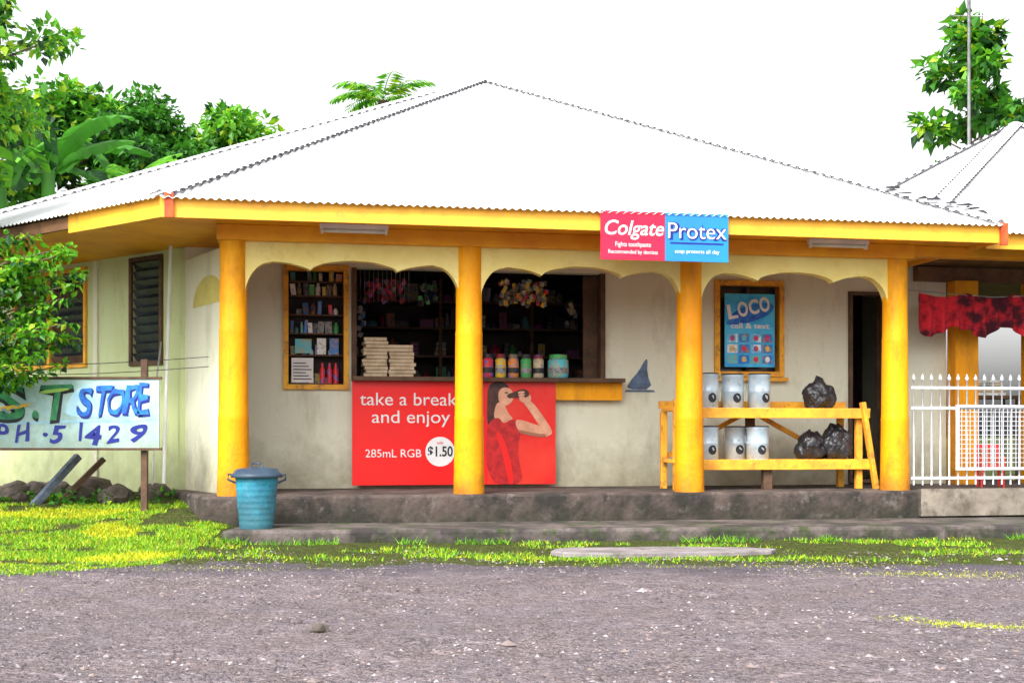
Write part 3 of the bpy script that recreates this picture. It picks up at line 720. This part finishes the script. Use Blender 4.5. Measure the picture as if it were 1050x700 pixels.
def rock(name,x,y,r,fl=.6,seed=0,k='rock'):
    bm=bmesh.new(); bmesh.ops.create_icosphere(bm,subdivisions=3,radius=r)
    for v in bm.verts:
        n=noise.noise(v.co/r*1.3+Vector((seed,3,1)))*.35+noise.noise(v.co/r*4+Vector((seed,3,1)))*.1; v.co*=1+n; v.co.z*=fl
    me=bpy.data.meshes.new(name); bm.to_mesh(me); bm.free(); me.materials.append(M[k])
    ob=bpy.data.objects.new(name,me); scene.collection.objects.link(ob); ob.location=(x,y,gh(x,y)+r*fl*.4)
rock("rock",-.98,6.45,.045,.75,1)
for i in range(22): rock("rock",-6.3+random.random()*2.8,13.1+random.random()*.8,random.uniform(.08,.20),.7,i)
b=B(); b.bar((-4.9,12.9,.25),(-4.55,13.3,.78),.07,.07,'pole'); b.bar((-4.75,13.0,.2),(-4.3,13.35,.75),.06,.05,'wood'); b.out("timber_pile")

# ------------------------------------------------------------------ vegetation
def leafmesh(name, clumps, size, parent=None, weights=(.35,.35,.2,.1), wid=.32, droop=.3):
    V=[];F=[];MI=[]
    for (cx,cy,cz,rx,ry,rz,n) in clumps:
        bias=random.random()
        for _ in range(n):
            u=Vector((random.gauss(0,1),random.gauss(0,1),random.gauss(0,1))).normalized()*(random.random()**.45)
            p=Vector((cx+u.x*rx,cy+u.y*ry,cz+u.z*rz))
            d=(u*.8+Vector((random.gauss(0,.6),random.gauss(0,.6),random.gauss(0,.5)-droop))).normalized()
            s=d.cross(Vector((random.gauss(0,.5),random.gauss(0,.5),1))).normalized(); nn=s.cross(d)
            l=size*random.uniform(.6,1.3); w=l*wid; k=len(V)
            V.extend([p,p+d*l*.4+s*w+nn*w*.25,p+d*l-nn*l*.1,p+d*l*.4-s*w+nn*w*.25]); F.append((k,k+1,k+2)); F.append((k,k+2,k+3))
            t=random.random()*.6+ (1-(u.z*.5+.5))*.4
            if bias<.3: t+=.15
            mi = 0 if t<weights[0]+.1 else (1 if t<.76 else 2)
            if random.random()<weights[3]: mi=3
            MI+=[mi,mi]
    me=bpy.data.meshes.new(name); me.from_pydata([tuple(v) for v in V],[],F)
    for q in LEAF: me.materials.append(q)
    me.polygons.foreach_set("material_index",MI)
    ob=bpy.data.objects.new(name,me); scene.collection.objects.link(ob)
    if parent: ob.parent=parent
    return ob
def tree(name, base, height, spread, ncl, leaves, size, trunk_r=.12, crown0=.4, weights=(.35,.35,.2,.1), cr=.16, lean=(0,0), wid=.32):
    root=empty(name, Matrix.Translation(base)); b=B()
    pts=[Vector((0,0,-.2))]+[Vector((lean[0]*t+random.gauss(0,.08),lean[1]*t+random.gauss(0,.08),height*.92*t)) for t in (.25,.5,.75,1)]
    b.tube(pts,[trunk_r,trunk_r*.85,trunk_r*.6,trunk_r*.35,trunk_r*.12],'bark',8)
    cl=[]
    for i in range(ncl):
        t=crown0+(1-crown0)*(i+.5)/ncl; o=Vector((lean[0]*t,lean[1]*t,height*.9*t)); a=i*2.4+random.uniform(-.5,.5)
        prof=math.sin(math.pi*min(1,(t-crown0)/(1-crown0)*.85+.15))**.7
        l=spread*prof*random.uniform(.45,1.05); e=o+Vector((math.cos(a)*l,math.sin(a)*l,l*.35+random.uniform(0,.3)))
        mid_=(o+e)/2+Vector((0,0,-.05*l))
        b.tube([o,mid_,e],[trunk_r*.3,trunk_r*.18,trunk_r*.06],'bark',5)
        r=height*cr*random.uniform(.6,1.1); cl.append((e.x,e.y,e.z,r,r,r*.6,int(leaves/ncl)))
        m2=o*.35+e*.65; cl.append((m2.x,m2.y,m2.z,r*.7,r*.7,r*.4,int(leaves/ncl*.4)))
    b.out("trunk_and_limbs",parent=root); leafmesh("foliage",cl,size,root,weights,wid)
    return root
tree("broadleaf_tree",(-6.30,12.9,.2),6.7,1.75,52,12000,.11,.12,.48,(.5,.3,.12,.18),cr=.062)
tree("broadleaf_tree",(-13.0,25,0),9.2,3.0,30,8000,.28,.22,.25,(.4,.3,.2,.10),cr=.12)
tree("broadleaf_tree",(-10.0,29,0),9.5,2.2,26,7000,.26,.2,.4,(.35,.3,.3,.08),cr=.10)
tree("broadleaf_tree",(-7.9,28,0),9.0,1.6,26,6500,.17,.16,.45,(.02,.2,.6,.01),cr=.07)
tree("broadleaf_tree",(-6.6,30,0),9.2,2.2,26,7000,.22,.2,.4,(.45,.3,.25,.12),cr=.09)
tree("broadleaf_tree",(-5.1,31,0),8.9,1.7,22,5000,.22,.2,.4,(.55,.3,.15,.2),cr=.08)
tree("broadleaf_tree",(8.9,24.5,0),9.9,1.0,15,1300,.26,.08,.60,(.3,.3,.4,.08),cr=.045)
tree("broadleaf_tree",(10.9,25.5,0),9.2,1.4,14,1500,.25,.09,.55,(.3,.3,.4,.05),cr=.05)
def frond(V,F,MI,base,az,length,rise,droop,ll,nl=26,mats=(0,0,1,3),fold=.5,tw=.012):
    pos=Vector(base); el=rise; step=length/nl
    h=Vector((math.cos(az),math.sin(az),0)); side=Vector((-math.sin(az),math.cos(az),0))
    for i in range(nl):
        el-=droop/nl; d=h*math.cos(el)+Vector((0,0,math.sin(el))); npos=pos+d*step
        k=len(V); V.extend([pos+side*tw,pos-side*tw,npos-side*tw,npos+side*tw]); F.append((k,k+1,k+2,k+3)); MI.append(1)
        t=i/nl; l=ll*math.sin(math.pi*(.12+.85*t))**.6
        if i>1:
            for sg in (1,-1):
                q=(side*sg*.85+d*.55+Vector((0,0,-fold*random.uniform(.5,1.2)))).normalized(); w=d*(l*.10+.01)
                k=len(V); e=npos+q*l*random.uniform(.85,1.1); m_=npos+q*l*.5; V.extend([npos-w*.3,m_-w,e,m_+w]); F.append((k,k+1,k+2,k+3)); MI.append(random.choice(mats))
        pos=npos
def fronds(name,specs,trunk=None):
    root=empty(name); V=[];F=[];MI=[]
    for s in specs: frond(V,F,MI,**s)
    me=bpy.data.meshes.new("fronds"); me.from_pydata([tuple(v) for v in V],[],F)
    for q in LEAF: me.materials.append(q)
    me.polygons.foreach_set("material_index",MI); ob=bpy.data.objects.new("fronds",me); scene.collection.objects.link(ob); ob.parent=root
    if trunk: b=B(); b.tube(trunk[0],trunk[1],'bark',10); b.out("trunk",parent=root)
    return root
# shrub in front of the side windows
sh=empty("leafy_shrub"); b=B(); cl=[]
b.tube([(-5.35,12.15,0),(-5.3,12.15,1.2),(-5.2,12.1,2.2)],[.05,.04,.02],'bark',8)
for i in range(36):
    z=1.52+1.38*i/35+random.uniform(-.08,.08); l=random.uniform(.4,1.15)*(1.1-.25*abs(z-2.3)); a=random.uniform(-1.1,.9)
    if z<1.65: l*=.6
    o=Vector((-5.3,12.15,max(.9,z-.35))); e=Vector((-5.25+l*math.cos(a),12.1+l*math.sin(a)*.5,z))
    b.tube([o,(o+e)/2+Vector((0,0,.06)),e],[.012,.008,.004],'bark',5)
    for t in (.4,.6,.8,1.0):
        c=o.lerp(e,t); r_=.11*random.uniform(.6,1.2); cl.append((c.x,c.y,c.z,r_,r_,r_*.5,22))
b.out("stems",parent=sh); leafmesh("foliage",cl,.085,sh,(.6,.25,.1,.12),.34,.35)
sp=[dict(base=(-3.05,30,8.95),az=a,length=random.uniform(1.1,1.6),rise=random.uniform(.4,.9),droop=1.2,ll=.42,nl=18,mats=(0,0,1,3)) for a in np.linspace(0,6.28,16)[:-1]]
fronds("palm_tree",sp,trunk=([(-3.0,30,0),(-3.05,30,4),(-3.05,30,8.9)],[.2,.15,.12]))
def banana(x,y,z,n,L0,azr=None):
    root=empty("banana_plant"); b=B(); b.tube([(x,y,0),(x,y,z)],[.16,.1],LEAF[1],10); b.out("stem",parent=root)
    V=[];F=[];MI=[]
    for i in range(n):
        az=6.28*i/n+random.uniform(-.3,.3); el=random.uniform(.8,1.35); dr=random.uniform(.8,1.7); ln=L0*random.uniform(.8,1.15); st=22
        h=Vector((math.cos(az),math.sin(az),0)); side=Vector((-math.sin(az),math.cos(az),0)); pos=Vector((x,y,z-.2)); ring=[]
        for j in range(st+1):
            t=j/st; w=ln*.13*math.sin(math.pi*min(1,t*.93+.05))**.55*(0.15 if t<.12 else 1); e=el-dr*t
            d=h*math.cos(e)+Vector((0,0,math.sin(e))); dz=w*(.3+.3*random.random())
            ring.append((pos+side*w-Vector((0,0,dz)),pos.copy(),pos-side*w-Vector((0,0,dz)))); pos=pos+d*ln/st
        mi=random.choice([0,0,1,1,2])
        for j in range(st):
            for q in (0,1):
                if random.random()<.10: continue
                a,c=ring[j],ring[j+1]; k=len(V); V.extend([a[q],a[q+1],c[q+1],c[q]]); F.append((k,k+1,k+2,k+3)); MI.append(mi if random.random()<.85 else 1)
    me=bpy.data.meshes.new("leaves"); me.from_pydata([tuple(v) for v in V],[],F)
    for q in LEAF: me.materials.append(q)
    me.polygons.foreach_set("material_index",MI); ob=bpy.data.objects.new("leaves",me); scene.collection.objects.link(ob); ob.parent=root
banana(-7.5,20.5,5.3,10,1.9); banana(-6.6,21.5,5.2,9,1.5); banana(-8.4,20.8,5.1,9,1.9)
leafmesh("weeds",[(-6.2+.28*i,12.9+random.random()*.5,.32,.2,.2,.10,80) for i in range(10)],.07,None,(.15,.3,.4,.05))
leafmesh("distant_trees",[(x+random.uniform(-2,2),60+random.uniform(-4,4),random.uniform(1.5,4.2),3,2.5,2.4,300) for x in range(-60,12,3)],.6,None,(.35,.3,.2,.1))
b=B(); b.tube([(7.75,21.5,0),(7.75,21.5,8.9)],.03,'steel',8)
for z in (8.1,8.45,8.7): b.tube([(7.4,21.5,z),(8.1,21.5,z)],.01,'steel',5)
b.out("aerial_mast")

# ------------------------------------------------------------------ light, sky, camera
S=Vector((-.38,-.78,.95)); el=math.atan2(S.z,math.hypot(S.x,S.y)); az=math.atan2(S.x,S.y)
w=bpy.data.worlds.new("World"); scene.world=w; w.use_nodes=True; nt=w.node_tree; bg=nt.nodes["Background"]
sk=nt.nodes.new("ShaderNodeTexSky"); sk.sky_type='NISHITA'; sk.sun_disc=False; sk.sun_elevation=el; sk.sun_rotation=az; sk.dust_density=6; sk.air_density=1.2; sk.ozone_density=1
hs=nt.nodes.new("ShaderNodeHueSaturation"); hs.inputs["Saturation"].default_value=.12; hs.inputs["Value"].default_value=2.75
nt.links.new(sk.outputs[0],hs.inputs["Color"]); nt.links.new(hs.outputs[0],bg.inputs[0]); bg.inputs[1].default_value=.15
sl=bpy.data.lights.new("sun",'SUN'); sl.energy=2.1; sl.angle=R(6); sl.color=(1,.95,.87)
so=bpy.data.objects.new("sun",sl); scene.collection.objects.link(so); so.rotation_euler=(-S).to_track_quat('-Z','Y').to_euler()
cam=bpy.data.cameras.new("camera"); cam.sensor_width=36; cam.lens=44.57; cam.shift_y=.0914; cam.clip_end=3000; cam.clip_start=.1
co=bpy.data.objects.new("camera",cam); scene.collection.objects.link(co); co.location=(0,0,1.0); co.rotation_euler=(R(90),0,0); scene.camera=co
scene.view_settings.view_transform='Standard'; scene.view_settings.look='None'; scene.view_settings.exposure=0
